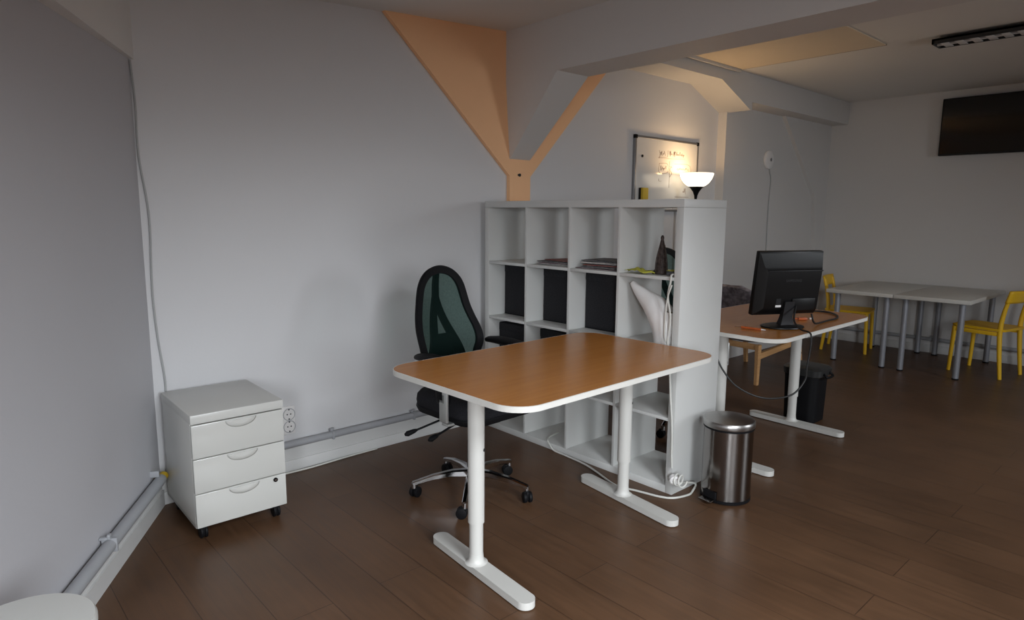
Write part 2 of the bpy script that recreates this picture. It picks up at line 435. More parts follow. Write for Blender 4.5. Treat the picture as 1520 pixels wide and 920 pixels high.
tag(o, 'thin white cable lying on the floor against the back wall skirting', 'cable')
o = MB().cyl((.125, -.028, 1.65), (.125, -.036, 1.65), .010, seg=14).box((.121, -.034, 1.65), (.026, .006, .012), .002).obj('wall_hook', DARKGAP)
tag(o, 'small dark bracket screwed to the orange column above the bookcase', 'bracket')

# ------------------------------------------------------------------ desks
def make_desk(label):
    t = thing('desk', label, 'desk', group=None)
    W, D, H = 1.272, .80, .774
    P = rrect(-W / 2 + .003, W / 2 - .003, -D / 2 + .003, D / 2 - .003, .112, 10)
    top = zprism(MB(), P, H - .021, H).obj('tabletop', DESKWOOD, t)
    m = MB(); Q = rrect(-W / 2, W / 2, -D / 2, D / 2, .115, 10)
    R = []
    for (x, y), (xi, yi) in zip(Q, P):
        R.append([(xi, yi, H + .0003), (x, y, H - .001), (x, y, H - .021), (x * .985, y * .98, H - .0235), (xi * .95, yi * .94, H - .0235)])
    m.rings(R, closed=True).obj('edge_band', WEDGE, top)['label'] = 'white edge of the wooden top'
    for s in (-1, 1):
        x = s * .472
        leg = MB().cyl((x, 0, .200), (x, 0, H - .036), .0325, seg=32).obj('leg', WMETAL, t)
        MB().cyl((x, 0, .04), (x, 0, .205), .0275, seg=32).obj('lower_tube', WMETAL, leg)
        m = MB(); zprism(m, rrect(-.036, .036, -.345, .295, .0358, 10), .004, .032)
        m.lathe([(.046, .0315), (.038, .035), (.032, .042), (.029, .055), (.028, .07)], (0, 0, 0), 28)
        m.obj('foot', WMETAL, leg, loc=(x, 0, 0), rot=(0, 0, math.radians(-5.5 if s < 0 else -8.5)))
        a = math.radians(-62)
        MB().cyl((x + .031 * math.cos(a), .031 * math.sin(a), .497), (x + .034 * math.cos(a), .034 * math.sin(a), .497), .0065, seg=12).obj('screw', DARKGAP, leg)
        MB().box((x, 0, H - .030), (.06, .56, .018), .004).obj('top_bracket', WMETAL, leg)
    MB().box((0, .0, H - .0315), (.90, .04, .015), .003).obj('crossbar', WMETAL, t)
    return t
desk = make_desk('oak topped desk with white T-shaped legs, empty, in front of the bookcase')
desk.location = (-.916, -1.432, 0); desk.rotation_euler.z = .0206
desk2 = copy_tree(desk); desk2['label'] = 'oak topped desk behind the bookcase carrying the black monitor'
desk2.location = (.872, -1.432, 0); desk2.rotation_euler.z = .004
for lg in [o for o in ALL() if o.parent == desk2 and o.name.startswith('leg')]:
    for f in [o for o in ALL() if o.parent == lg and o.name.startswith('foot')]: f.rotation_euler.z = math.radians(-1)

# ------------------------------------------------------------------ drawer cabinet
cb = thing('drawer_cabinet', 'white three drawer cabinet on black castors in the left corner', 'cabinet', (-2.15, -.512, 0), -.018)
Wc, Dc, Zb, Zt = .389, .470, .062, .561
m = MB(); m.b2((0, .018, Zb), (.016, Dc, Zt - .024), .002); m.b2((Wc - .016, .018, Zb), (Wc, Dc, Zt - .024), .002)
m.b2((0, Dc - .012, Zb), (Wc, Dc, Zt - .024)); m.b2((0, .018, Zb), (Wc, Dc, Zb + .014))
m.obj('carcass', CAB, cb)
MB().b2((-.001, -.001, Zt - .040), (Wc + .001, Dc, Zt), .004).obj('top_board', CAB, cb)
MB().b2((.014, .022, Zb + .012), (Wc - .014, .032, Zt - .03)).obj('gap_shade_backing', DARKGAP, cb)  # dark sheet added behind the drawers as the shade in their gaps
zs = [Zb + .002, Zb + .154, Zb + .307, Zt - .0425]
for k in range(3):
    z0, z1 = zs[k] + .002, zs[k + 1] - .002
    d = MB().b2((.001, 0, z0), (Wc - .001, .018, z1), .003).obj('drawer', CABD, cb)
    # half-moon recessed grip: shallow shell bulging from the front below the top edge
    cx, cz = Wc * .52, z1 - .004
    G = []
    for i in range(9):
        a = i / 8
        row = []
        for j in range(17):
            th = PI + PI * j / 16
            rr = 1 - a
            row.append((cx + .066 * rr * math.cos(th), -.0075 * math.sin(min(a * 2.2, 1) * PI / 2) * (1 - .55 * max(a - .45, 0) / .55) - .0003, cz + .036 * rr * math.sin(th)))
        G.append(row)
    MB().grid(G).obj('grip', CABD, d, solid=.001)
lk = MB().cyl((Wc - .05, -.0005, zs[1] - .020), (Wc - .05, -.007, zs[1] - .020), .0095, seg=20).obj('lock', BLACK, cb)
MB().cyl((Wc - .05, -.0068, zs[1] - .020), (Wc - .05, -.0078, zs[1] - .020), .0055, seg=14).obj('lock_face', CHROME, lk)
def caster(parent, x, y, r, mname='caster', ang=0.):
    c = bpy.data.objects.new(mname, None)
    m = MB()
    for s in (-1, 1):
        w = .011
        m.cyl((x - w / 2 + s * .009, y, r), (x + w / 2 + s * .009, y, r), r, seg=24, bev=.003)
    m.box((x, y, r + .006), (.010, r * 1.5, r * 1.6), .004)
    o = m.obj(mname, BLACK, parent)
    return o
for x, y in ((.035, .05), (Wc - .038, .05), (.035, Dc - .06), (Wc - .038, Dc - .06)):
    o = caster(cb, x, y, .029)
    MB().cyl((x, y, .052), (x, y, Zb + .002), .011, seg=14).obj('stem', BLACK, o)

# ------------------------------------------------------------------ office chairs
def make_office_chair(label):
    t = thing('office_chair', label, 'chair')
    # star base
    base = MB().lathe([(.030, .075), (.034, .085), (.034, .118), (.028, .128), (.024, .135)], seg=24).obj('base_hub', CHROME, t)
    for k in range(5):
        a = math.radians(8.5 - 2 + 72 * k)
        ca, sa = math.cos(a), math.sin(a)
        R = []
        for q, (r, z, w, h) in enumerate(((.025, .104, .020, .022), (.10, .108, .017, .018), (.20, .097, .014, .014), (.278, .078, .0125, .011), (.300, .073, .012, .010))):
            ring = []
            for (dx, dz) in ((-1, -.6), (-.6, -1), (.6, -1), (1, -.6), (1, .6), (.6, 1), (-.6, 1), (-1, .6)):
                ring.append((r * ca - dx * w * sa, r * sa + dx * w * ca, z + dz * h))
            R.append(ring)
        arm = MB().rings(R).obj('base_arm', CHROME, t)
        x, y = .293 * ca, .293 * sa
        MB().cyl((x, y, .050), (x, y, .076), .0125, seg=16).obj('caster_socket', CHROME, arm)
        m = MB()
        b = a + 1.0 + k * .7
        ux, uy = math.cos(b), math.sin(b)
        ox, oy = x - uy * .012, y + ux * .012
        for s in (-1, 1):
            p = V((ox + ux * .013 * s, oy + uy * .013 * s, .027)); d = V((ux, uy, 0)) * .009
            m.cyl(p - d, p + d, .027, seg=22, bev=.005)
        m.box((ox, oy, .034), (.016, .03, .045), .005, rot=(0, 0, b))
        m.obj('caster', BLACK, arm)
    g = MB().cyl((0, 0, .13), (0, 0, .27), .025, seg=20).obj('gas_lift', BLACK, t)
    MB().cyl((0, 0, .25), (0, 0, .40), .015, seg=20).obj('piston', CHROME, g)
    m = MB().box((0, .0, .405), (.17, .27, .055), .015).box((0, .17, .40), (.07, .16, .04), .01).box((0, -.1, .428), (.36, .06, .025), .006).box((0, .08, .428), (.36, .06, .025), .006)
    m.obj('tilt_mechanism', BLACK, t)
    for (p, q) in (((-.08, -.02, .40), (-.30, -.06, .365)), ((-.08, .08, .395), (-.27, .17, .325)), ((.08, .02, .40), (.26, .0, .37))):
        p, q = V(p), V(q)
        l = MB().tube([p, p.lerp(q, .6), q], .0055, 8, n=4).obj('lever', BLACK, t)
        d = (q - p).normalized()
        m = MB().tube_r([q - d * .05, q - d * .035, q, q + d * .015], [.006, .011, .014, .006], 12)
        m.obj('lever_knob', BLACK, l)
    # seat
    W = []
    n = 18
    def seat_ring(f, z):
        return [(x * f, y * f - .02, z) for x, y in rrect(-.238, .238, -.245, .225, .10, 6)]
    m = MB().rings([seat_ring(.80, .438), seat_ring(.93, .446), seat_ring(.985, .468), seat_ring(1.0, .495), seat_ring(.985, .520), seat_ring(.93, .537), seat_ring(.75, .545), seat_ring(.4, .540)])
    seat = m.obj('seat', BLACKSOFT, t, sharp=60)
    MB().rings([seat_ring(.70, .425), seat_ring(.97, .440), seat_ring(1.006, .462), seat_ring(1.0, .470)]).obj('seat_shell', BLACK, seat)
    # back: half widths and centre by height, in the plane of the back
    hs = [.02, .08, .14, .20, .26, .32, .38, .43, .47, .50, .518, .525]
    hw = [.150, .190, .205, .203, .188, .171, .157, .142, .118, .085, .045, .0]
    B0 = V((.028, .262, .60))
    def bp(x, h, back=0.):
        k = .020 * (1 - h / .52)
        lean = .03 * math.sin(h / .52 * PI * .5) - .05 * math.exp(-((h - .12) / .12) ** 2)
        return B0 + V((x + k - .0, lean - .55 * x * x + back, h))
    left = [(-w, h) for w, h in zip(hw, hs)]; right = [(w, h) for w, h in zip(hw[:-1], hs[:-1])][::-1]
    loop = spline([(x, h, 0) for x, h in left + right], 5, True)
    P3 = [bp(p.x, p.y) for p in loop]
    # frame: flat band following the outline
    cx = V((0, .25, 0))
    R = []
    for i, p in enumerate(loop):
        a, b = loop[i - 1], loop[(i + 1) % len(loop)]
        tn = (b - a).normalized(); nn = V((tn.y, -tn.x, 0))
        if nn.dot(p - cx) > 0: nn = -nn
        q = p + nn * .036
        R.append([bp(p.x, p.y, -.010), bp(p.x - nn.x * .004, p.y - nn.y * .004, .0), bp(p.x, p.y, .012), bp(q.x, q.y, .010), bp(q.x + nn.x * .003, q.y + nn.y * .003, .0), bp(q.x, q.y, -.008)])
    fr = MB().rings(R, closed=True).obj('back_frame', BLACK, t, sharp=50)
    # mesh panel
    G = []
    for i in range(25):
        h = .03 + (.500 - .03) * i / 24
        w = 0
        for k in range(len(hs) - 1):
            if hs[k] <= h <= hs[k + 1]: w = hw[k] + (hw[k + 1] - hw[k]) * (h - hs[k]) / (hs[k + 1] - hs[k])
        w = max(w - .012, .012)
        G.append([bp(-w + 2 * w * j / 14, h, -.002) for j in range(15)])
    MB().grid(G).obj('back_mesh', MESHM, t)
    # spine: upper bar splitting into an inverted V above a lower yoke
    m = MB()
    def band(pts, ws, th=.016):
        P = spline([(a, b, c) for a, b, c in pts], 6)
        R = []
        for i, p in enumerate(P):
            f = i / (len(P) - 1) * (len(ws) - 1); k = int(min(f, len(ws) - 2)); w = ws[k] + (ws[k + 1] - ws[k]) * (f - k)
            a = P[max(i - 1, 0)]; b = P[min(i + 1, len(P) - 1)]
            tn = V((b.x - a.x, b.y - a.y, 0)).normalized(); nn = V((tn.y, -tn.x, 0))
            q0, q1 = p + nn * w, p - nn * w
            R.append([bp(q0.x, q0.y, p.z), bp(q1.x, q1.y, p.z), bp(q1.x, q1.y, p.z + th), bp(q0.x, q0.y, p.z + th)])
        m.rings(R)
    band([(0, .515, .012), (0, .44, .030), (.0, .36, .040), (-.004, .30, .045)], [.014, .017, .019, .022])
    band([(-.002, .37, .040), (-.022, .27, .046), (-.055, .16, .048), (-.09, .04, .030)], [.014, .018, .022, .030])
    band([(.002, .37, .040), (.026, .27, .046), (.06, .16, .048), (.10, .04, .030)], [.014, .020, .024, .030])
    band([(0, .17, .044), (0, .12, .046), (0, .02, .040)], [.05, .085, .10])
    m.obj('back_spine', BLACK, t, sharp=50)
    m = MB().tube([(0, .16, .40), (0, .25, .405), (.012, .325, .47), (.012, .325, .60), (.012, .31, .70)], .022, 12, n=6, flat=1.6)
    m.obj('back_support', BLACK, t)
    # arm rests
    for s in (-1, 1):
        a = MB().box((s * .274, -.125, .530), (.016, .052, .150), .004).box((s * .22, -.125, .442), (.10, .045, .012), .003).obj('armrest_bracket', ALU, t)
        MB().box((s * .268, -.10, .635), (.030, .06, .17), .010).box((s * .265, -.11, .565), (.034, .075, .06), .012).obj('armrest_post', BLACK, a)
        m = MB()
        R = []
        for y, w, h in ((-.175, .022, .008), (-.165, .034, .014), (-.10, .044, .019), (.0, .048, .021), (.08, .044, .020), (.15, .034, .016), (.165, .022, .010)):
            R.append([(s * (.235 if s < 0 else .27) + w * math.cos(2 * PI * j / 14), y + (-.04 if s < 0 else .022), (.716 if s < 0 else .728) + (.006 if abs(y) < .09 else 0) + h * math.sin(2 * PI * j / 14)) for j in range(14)])
        m.rings(R).obj('armrest_pad', BLACK, a, sharp=60)
    return t
ch = make_office_chair('black office chair with green-tinted mesh back, pushed behind the nearer desk')
ch.location = (-.945, -.860, 0); ch.rotation_euler.z = math.radians(2)
ch2 = copy_tree(ch); ch2['label'] = 'black mesh office chair half hidden behind the bookcase, at the monitor desk'
for q in [o for o in ALL() if o.parent == ch2]:
    if q.name.startswith('armrest'): q.location.z -= .03
    elif q.name.startswith('back_'): q.location.z += .045       # its backrest is set one notch higher
ch2.location = (.745, -.925, 0); ch2.rotation_euler.z = math.radians(-24)

# ------------------------------------------------------------------ bookcase
SX, SY, SD, SW = -.217, -1.551, .380, 1.47      # front plane x, near end y, depth, width
bk = thing('bookcase', 'white four by four cube bookcase standing end-on to the back wall', 'bookcase', (SX, SY, 0))
e, dv, cell = .039, .016, .336
MB().b2((0, 0, SW - e), (SD, SW, SW), .0012).obj('top_panel', WLAM, bk)
MB().b2((0, e, 0), (SD, SW - e, e), .0012).obj('bottom_panel', WLAM, bk)
for y in (0, SW - e): MB().b2((0, y, 0), (SD, y + e, SW - e - .0006), .0012).obj('side_panel', WLAM, bk)
cy = [e + k * (cell + dv) for k in range(4)]; cz = [e + k * (cell + dv) for k in range(4)]
for k in range(1, 4):
    MB().b2((0, cy[k] - dv, e), (SD, cy[k], SW - e), .0008).obj('divider', WLAM, bk)
for k in range(1, 4):
    for j in range(4):
        MB().b2((.001, cy[j], cz[k] - dv), (SD - .001, cy[j] + cell, cz[k]), .0008).obj('shelf_board', WLAM, bk)
# column index from the wall: c=0 is next to the wall
def cell_y(c): return SY + cy[3 - c], SY + cy[3 - c] + cell
def cell_z(r): return cz[3 - r]                # r=0 top row
boxes = []
def storage_box(c, r, recess, label, h=.325):
    y0, y1 = cell_y(c); z0 = cell_z(r)
    t = thing('storage_box', label, 'box', (SX + recess, (y0 + y1) / 2, z0 + .0008), group='black storage boxes in the bookcase')
    w, d = .318, SD - recess - .004
    m = MB(); th = .006
    m.b2((0, -w / 2, 0), (th, w / 2, h - .03), .003); m.b2((d - th, -w / 2, 0), (d, w / 2, h - .03), .003)
    m.b2((0, -w / 2, 0), (d, -w / 2 + th, h - .03), .003); m.b2((0, w / 2 - th, 0), (d, w / 2, h - .03), .003); m.b2((0, -w / 2, 0), (d, w / 2, th))
    m.obj('body', BLACKBOX, t)
    MB().b2((-.002, -w / 2 - .002, h - .05), (d + .002, w / 2 + .002, h), .005).obj('lid', BLACKBOX, t)
    return t
storage_box(0, 1, .130, 'black fabric box in the second row, in the column nearest the back wall')
storage_box(1, 1, .138, 'black fabric box in the second row, in the second column from the back wall')
storage_box(2, 1, .130, 'black fabric box in the second row, just left of the white watering can', .328)
storage_box(0, 2, .085, 'black fabric box in the third row, below the one nearest the back wall', .30)
storage_box(1, 2, .115, 'black fabric box in the third row, largely hidden by the oak desk', .30)

# magazines lying in the top row
random.seed(5)
def magazine_stack(c, n, group, pl):
    y0, y1 = cell_y(c); z = cell_z(0) + .0006
    for k in range(n):
        t_ = random.uniform(.0035, .0065)
        w, d = random.uniform(.235, .265), random.uniform(.19, .21)
        rz = math.radians(random.uniform(-11, 11)) if k else 0
        x = SX + .02 + d / 2 + random.uniform(0, .05) + (.025 * k / n)
        y = (y0 + y1) / 2 - .012 + random.uniform(-.018, .018)
        if k == 0: w = .30
        nm = 'bottom' if k == 0 else 'top' if k == n - 1 else None
        lab = ('%s magazine of the stack %s' % ({'bottom': 'lowest', 'top': 'uppermost'}[nm], pl)) if nm else '%s magazine up in the stack %s' % (ORD[k], pl)
        root = thing('magazine', lab, 'magazine', (x, y, z), rz, group)
        ma = MAGS[[0, 2, 1, 4, 0, 3, 1, 2, 4][(k + c) % 9]]
        MB().b2((-d / 2, -w / 2, 0), (d / 2, w / 2, t_), .0012).obj('pages', MAGS[2], root)
        cov = MB().b2((-d / 2 - .001, -w / 2 - .001, t_), (d / 2 + .001, w / 2 + .001, t_ + .0006))
        cov.b2((-d / 2 - .001, -w / 2 - .0016, .0), (d / 2 + .001, -w / 2 - .0004, t_ + .0006)).b2((-d / 2 - .0018, -w / 2, t_ * .35), (-d / 2 - .0004, w / 2, t_ + .0006))
        cov.obj('cover', ma, root)
        z += t_ + .0012
ORD = ['first', 'second', 'third', 'fourth', 'fifth', 'sixth', 'seventh', 'eighth', 'ninth']
magazine_stack(1, 5, 'magazines in the second column', 'in the second bookcase column from the back wall')
magazine_stack(2, 8, 'magazines in the third column', 'in the third bookcase column, left of the lime strip')

# things in the end column of the bookcase
z0 = cell_z(0) + .0005
o = MB().lathe([(.012, .0), (.030, .002), (.033, .012), (.030, .03), (.028, .05), (.023, .09), (.016, .135), (.010, .165), (.007, .176), (.009, .182), (.008, .19), (.003, .198)], (SX + .085, -1.376, z0), 20)
# facets and drips
for k in range(5):
    a = k * 1.257
    o.tube([(SX + .085 + .030 * math.cos(a), -1.376 + .030 * math.sin(a), z0 + .008), (SX + .085 + .025 * math.cos(a), -1.376 + .025 * math.sin(a), z0 + .08), (SX + .085 + .012 * math.cos(a + .3), -1.376 + .012 * math.sin(a + .3), z0 + .15)], [.005, .0045, .003], 8, n=4)
tag(o.obj('figurine', DARKBRN, sharp=70), 'dark brown tapering figurine on the top shelf at the near end', 'figurine')
# crumpled lime strip
G = []
for i in range(25):
    f = i / 24
    row = []
    for j in range(7):
        g = j / 6 - .5
        row.append((SX + .055 + g * .075 + .015 * math.sin(f * 7), -1.195 - f * .165, z0 + .005 + .008 * abs(math.sin(f * 7 + g * 5)) + .014 * math.exp(-((f - .35) / .25) ** 2) * (1 - abs(g)) + .004 * math.sin(g * 9 + f * 5) ** 2))
    G.append(row)
tag(MB().grid(G).obj('paper_strip', LIME, solid=.0015), 'crumpled lime green paper strip lying left of the dark figurine', 'paper')
m = MB().tube([(SX + .07, -1.360 + .02, z0 + .008), (SX + .10, -1.33, z0 + .012), (SX + .13, -1.30, z0 + .008)], [.009, .011, .005], 10, n=6)
tag(m.obj('seed_pod', DARKBRN), 'small dark brown pod between the lime strip and the figurine', 'pod')
nb = thing('notepad', 'flat olive notepad lying right of the dark figurine', 'notepad', (SX + .12, -1.455, z0), .12)
MB().b2((-.05, -.04, 0), (.05, .04, .022), .001).obj('pages', MAGS[4], nb)
MB().b2((-.05, -.04, .0225), (.05, .04, .0250), .0005).obj('cover', LIME, nb)

# white watering can with a long tapered spout
wz = cell_z(1) + .0008
can = thing('watering_can', 'white plastic watering can with a long pointed spout in the bookcase', 'watering can', (SX + .066, -1.424, wz))
m = MB()
spine = [(0, -.005, .0), (0, -.003, .05), (0, .008, .10), (0, .032, .150), (0, .070, .190), (0, .120, .225), (0, .175, .265), (0, .212, .298)]
wide = [.056, .060, .064, .066, .058, .042, .026, .0135]
P = spline([V(p) for p in spine], 5)
R = []
for i, p in enumerate(P):
    a, b = P[max(i - 1, 0)], P[min(i + 1, len(P) - 1)]
    tn = (b - a).normalized()
    if i < 3: tn = tn.lerp(V((0, 0, 1)), 1 - i / 3).normalized()
    f = i / (len(P) - 1) * 7; k = int(min(f, 6)); w = wide[k] + (wide[k + 1] - wide[k]) * (f - k)
    nn = V((0, -tn.z, tn.y))
    st = 1.25 - .25 * i / len(P)
    R.append([p + V((1, 0, 0)) * math.cos(2 * PI * j / 24) * w + nn * math.sin(2 * PI * j / 24) * w * (st if 0 < j < 12 else 1.0) for j in range(24)])
m.rings(R)
m.obj('body', WPLAST, can, sharp=60)
# filling mouth and its back edge
m = MB().rings([[V((.046 * math.cos(2 * PI * j / 24), -.050 + .032 * math.sin(2 * PI * j / 24), .06)) for j in range(24)],
                [V((.046 * math.cos(2 * PI * j / 24), -.043 + .036 * math.sin(2 * PI * j / 24), .13)) for j in range(24)],
                [V((.040 * math.cos(2 * PI * j / 24), -.030 + .045 * math.sin(2 * PI * j / 24), .175 + .012 * math.sin(2 * PI * j / 24))) for j in range(24)]])
m.obj('filling_mouth', WPLAST, can, sharp=60)
MB().rings([[V((.035 * math.cos(2 * PI * j / 24), -.030 + .040 * math.sin(2 * PI * j / 24), .1755 + .012 * math.sin(2 * PI * j / 24))) for j in range(24)],
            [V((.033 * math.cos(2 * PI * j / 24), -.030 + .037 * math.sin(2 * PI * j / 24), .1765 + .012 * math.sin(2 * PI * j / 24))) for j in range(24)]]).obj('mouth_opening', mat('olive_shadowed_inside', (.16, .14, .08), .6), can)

# cables hanging on the near end of the bookcase and lying in front of it
xf = SX - .012
def cable(name, label, pts, r, m_, cat='cable', n=8):
    return tag(MB().tube(pts, r, 8, n=n).obj(name, m_), label, cat)
o = cable('power_cable', 'white power cable hanging down the bookcase end with its plug near the floor',
          [(SX + .06, -1.492, z0 + .006), (xf + .01, -1.500, z0 + .012), (xf, -1.502, z0 - .02), (xf, -1.490, 1.0), (xf, -1.508, .90), (xf, -1.500, .77), (xf, -1.518, .64), (xf, -1.530, .50), (xf, -1.545, .36), (xf - .002, -1.552, .22), (xf - .004, -1.558, .15)], .0050, WCABLE)
o = cable('power_cable', 'thin white cable looping behind the watering can down the bookcase front',
          [(SX + .004, -1.492, .757), (xf - .004, -1.484, .80), (xf - .010, -1.486, .90), (xf - .010, -1.496, 1.0), (xf - .004, -1.512, 1.06)], .0040, WCABLE)
tf = thing('power_adapter', 'white round power adapter coiled at the foot of the bookcase end', 'adapter', (xf - .01, -1.572, .105))
MB().lathe([(.018, 0), (.024, .004), (.024, .026), (.019, .030)], seg=24).obj('body', WPLAST, tf, rot=(PI / 2 + .2, 0, -.7))
MB().tube([(.028 * math.cos(a * .5), -.012 - .002 * a, .028 * math.sin(a * .5) - .004) for a in range(26)], .0042, 8, n=3).obj('cable_coil', WCABLE, tf)['label'] = 'coil of white cable'
cable('floor_cable', 'white extension cable curving over the floor in front of the bookcase',
      [(xf - .01, -1.60, .085), (-.06, -1.585, .03), (-.10, -1.60, .0062), (-.17, -1.612, .0062), (-.27, -1.565, .0062), (-.318, -1.41, .0062), (-.345, -1.30, .0062), (-.285, -1.12, .0062), (-.25, -1.0, .0062), (-.234, -.84, .0062), (-.229, -.74, .008), (-.227, -.70, .034), (-.214, -.67, .051), (-.16, -.63, .047), (-.06, -.61, .0465)], .0055, WCABLE)

# ------------------------------------------------------------------ waste bins
b1 = thing('pedal_bin', 'brushed steel pedal bin standing at the near end of the bookcase', 'bin', (-.022, -1.735, 0))
RB, HB = .118, .365
MB().lathe([(RB - .004, .001), (RB + .002, .004), (RB + .002, .018), (RB - .001, .020)], seg=48).obj('base_ring', BLACK, b1)
MB().lathe([(RB - .01, .018), (RB, .020), (RB, HB), (RB - .006, HB)], seg=64).obj('body', STEEL, b1)
lid = MB().lathe([(RB + .004, HB + .010), (RB + .006, HB + .014), (RB + .006, HB + .034), (RB + .001, HB + .041), (RB * .8, HB + .048), (RB * .4, HB + .054), (.003, HB + .056)], seg=64).obj('lid', STEELLID, b1)
MB().lathe([(RB - .002, HB - .002), (RB + .003, HB), (RB + .003, HB + .011), (RB - .002, HB + .012)], seg=48).obj('lid_seal', BLACK, lid)
pa = math.radians(172)
MB().box((math.cos(pa) * (RB + .002), math.sin(pa) * (RB + .002), .034), (.012, .075, .05), .004, rot=(0, 0, pa)).obj('pedal_recess', BLACK, b1)
MB().box((math.cos(pa) * (RB + .022), math.sin(pa) * (RB + .022), .020), (.042, .072, .007), .003, rot=(0, .12, pa)).obj('pedal', STEEL, b1)
b2 = thing('pedal_bin', 'black plastic pedal bin behind the leg of the monitor desk', 'bin', (1.552, -1.42, 0))
m = MB().rings([[(x, y, .003) for x, y in rrect(-.105, .105, -.108, .108, .05, 6)], [(x, y, .28) for x, y in rrect(-.110, .110, -.115, .115, .05, 6)], [(x, y, .345) for x, y in rrect(-.112, .112, -.118, .118, .05, 6)]])
m.obj('body', BLACK, b2)
lid = MB().rings([[(x, y, .325) for x, y in rrect(-.118, .118, -.135, .124, .055, 6)], [(x, y, .368) for x, y in rrect(-.122, .122, -.139, .127, .055, 6)], [(x, y, .382) for x, y in rrect(-.108, .108, -.122, .112, .05, 6)], [(x, y, .388) for x, y in rrect(-.07, .07, -.08, .075, .045, 6)]]).obj('lid', mat('bin_lid_plastic', (.022, .023, .023), .4), b2)
MB().tube([(-.045, -.138, .345), (-.045, -.160, .325), (.045, -.160, .325), (.045, -.138, .345)], .008, 10, n=4).obj('handle', BLACK, lid)
MB().box((-.128, .03, .018), (.05, .06, .010), .004, rot=(0, .15, 0)).obj('pedal', BLACK, b2)
MB().box((-.122, .05, .18), (.018, .03, .34), .004).obj('pedal_rod', BLACK, b2)

# ------------------------------------------------------------------ whiteboard, eraser, lamp
wb = thing('whiteboard', 'whiteboard with faint handwriting hung on the back wall behind the bookcase', 'whiteboard', (1.83, 0, 1.72))
w, h = .905, .60
MB().box((0, -.013, 0), (w - .01, .012, h - .01)).obj('board', BOARD, wb)
for s in (-1, 1):
    MB().box((s * (w / 2 - .009), -.014, 0), (.018, .022, h - .04), .004).obj('frame_side', ALUFR, wb)
    MB().box((0, -.014, s * (h / 2 - .009)), (w - .04, .022, .018), .004).obj('frame_rail', ALUFR, wb)
    for q in (-1, 1): MB().box((s * (w / 2 - .012), -.0145, q * (h / 2 - .012)), (.032, .026, .032), .007).obj('corner_cap', BLACK, wb)
m = MB()
random.seed(11)
yb = -.0194
def stroke(pts, r=.0014): m.tube([(x, yb, z) for x, z in pts], r, 5, n=4)
def word(x, z, wd, hh, n):
    P = []
    for k in range(n * 2 + 1):
        P.append((x + wd * k / (n * 2) + random.uniform(-.3, .3) * wd / n, z + (hh * random.choice((.5, .9, 1.3)) if k % 2 else -random.choice((0, 0, .5)) * hh)))
    stroke(P)
word(-.115, .170, .075, .020, 4); stroke([(-.13, .145), (-.02, .150)]); stroke([(.0, .205), (-.008, .15)]); stroke([(-.125, .2), (-.11, .165), (-.125, .135)])
for (x, wd) in ((.015, .05), (.075, .035), (.118, .04), (.165, .075)): word(x, .172, wd, .024, max(3, int(wd / .014)))
stroke([(-.14, .140), (.06, .140), (.25, .150)], .0012)
stroke([(-.12, .095), (-.115, .02), (.0, .025), (-.005, .095), (-.12, .095)], .0013); word(-.10, .05, .08, .022, 5)
stroke([(.025, .12), (.028, .0), (.030, -.10)], .0014); stroke([(.055, .075), (.035, .05), (.06, .02), (.035, -.01)], .0018); stroke([(.03, .075), (.065, .07)])
stroke([(.10, .10), (.33, .095), (.335, -.03), (.27, -.025)], .0013); word(.14, .055, .17, .014, 9)
stroke([(-.12, -.03), (-.115, -.05), (-.08, -.05)], .0014)
word(.24, -.135, .04, .03, 3); stroke([(.12, -.175), (.33, -.175)], .0014)
word(.10, -.215, .05, .02, 4); word(.17, -.213, .035, .02, 3); word(.25, -.215, .06, .02, 5); word(.27, -.243, .035, .015, 3); word(.365, -.235, .05, .02, 4)
word(.09, -.270, .05, .012, 4); word(.34, -.272, .055, .012, 4)
m.obj('handwriting', INK, wb)
er = thing('board_eraser', 'yellow and black board eraser stuck to the whiteboard near its lower left corner', 'eraser', (1.480, -.020, 1.553))
MB().b2((-.037, -.020, -.055), (.037, -.001, .055), .004).obj('felt_pad', BLACKSOFT, er)
MB().b2((-.037, -.046, -.055), (.037, -.0205, .055), .007).obj('grip', mat('yellow_foam', (.70, .48, .04), .6), er)
o = MB().cyl((1.475, -.0192, 1.86), (1.475, -.027, 1.86), .011, seg=18, bev=.002).obj('magnet', BLACK)
tag(o, 'small dark round magnet near the left edge of the whiteboard', 'magnet')

lx, ly, lz = 1.985, -.205, 1.735
lamp = thing('floor_lamp', 'lit uplighter floor lamp with white glass bowl in front of the whiteboard', 'lamp', (lx, ly, 0))
MB().lathe([(.125, .001), (.128, .006), (.126, .016), (.11, .024), (.03, .032), (.014, .045)], seg=40).obj('base', BLACK, lamp)
MB().cyl((0, 0, .03), (0, 0, lz - .18), .011, seg=16).obj('pole', BLACK, lamp)
MB().lathe([(.012, lz - .200), (.014, lz - .180), (.026, lz - .150), (.046, lz - .122), (.064, lz - .110), (.055, lz - .106)], seg=32).obj('cone', BLACK, lamp)
prof = [(.050, -.108), (.076, -.098), (.102, -.077), (.122, -.048), (.134, -.020), (.139, 0)]
inn = [(r - .005, z + .003) for r, z in prof[::-1]]
MB().lathe([(r, lz + z) for r, z in prof] + [(r, lz + z) for r, z in inn], seg=48).obj('bowl_shade', emit_mat('lit_opal_glass', (1.0, .80, .55), 4.6), lamp)
MB().lathe([(.012, lz - .106), (.016, lz - .09), (.020, lz - .075), (.026, lz - .06), (.022, lz - .052), (.012, lz - .048)], seg=24).obj('bulb', emit_mat('lit_bulb', (1.0, .72, .40), 14.), lamp)
l = bpy.data.lights.new('lamp_light', 'POINT'); l.energy = 6.0; l.color = (1.0, .58, .24); l.shadow_soft_size = .03
o = bpy.data.objects.new('lamp_light', l); C.objects.link(o); o.parent = lamp; o.location = (0, 0, lz - .012)

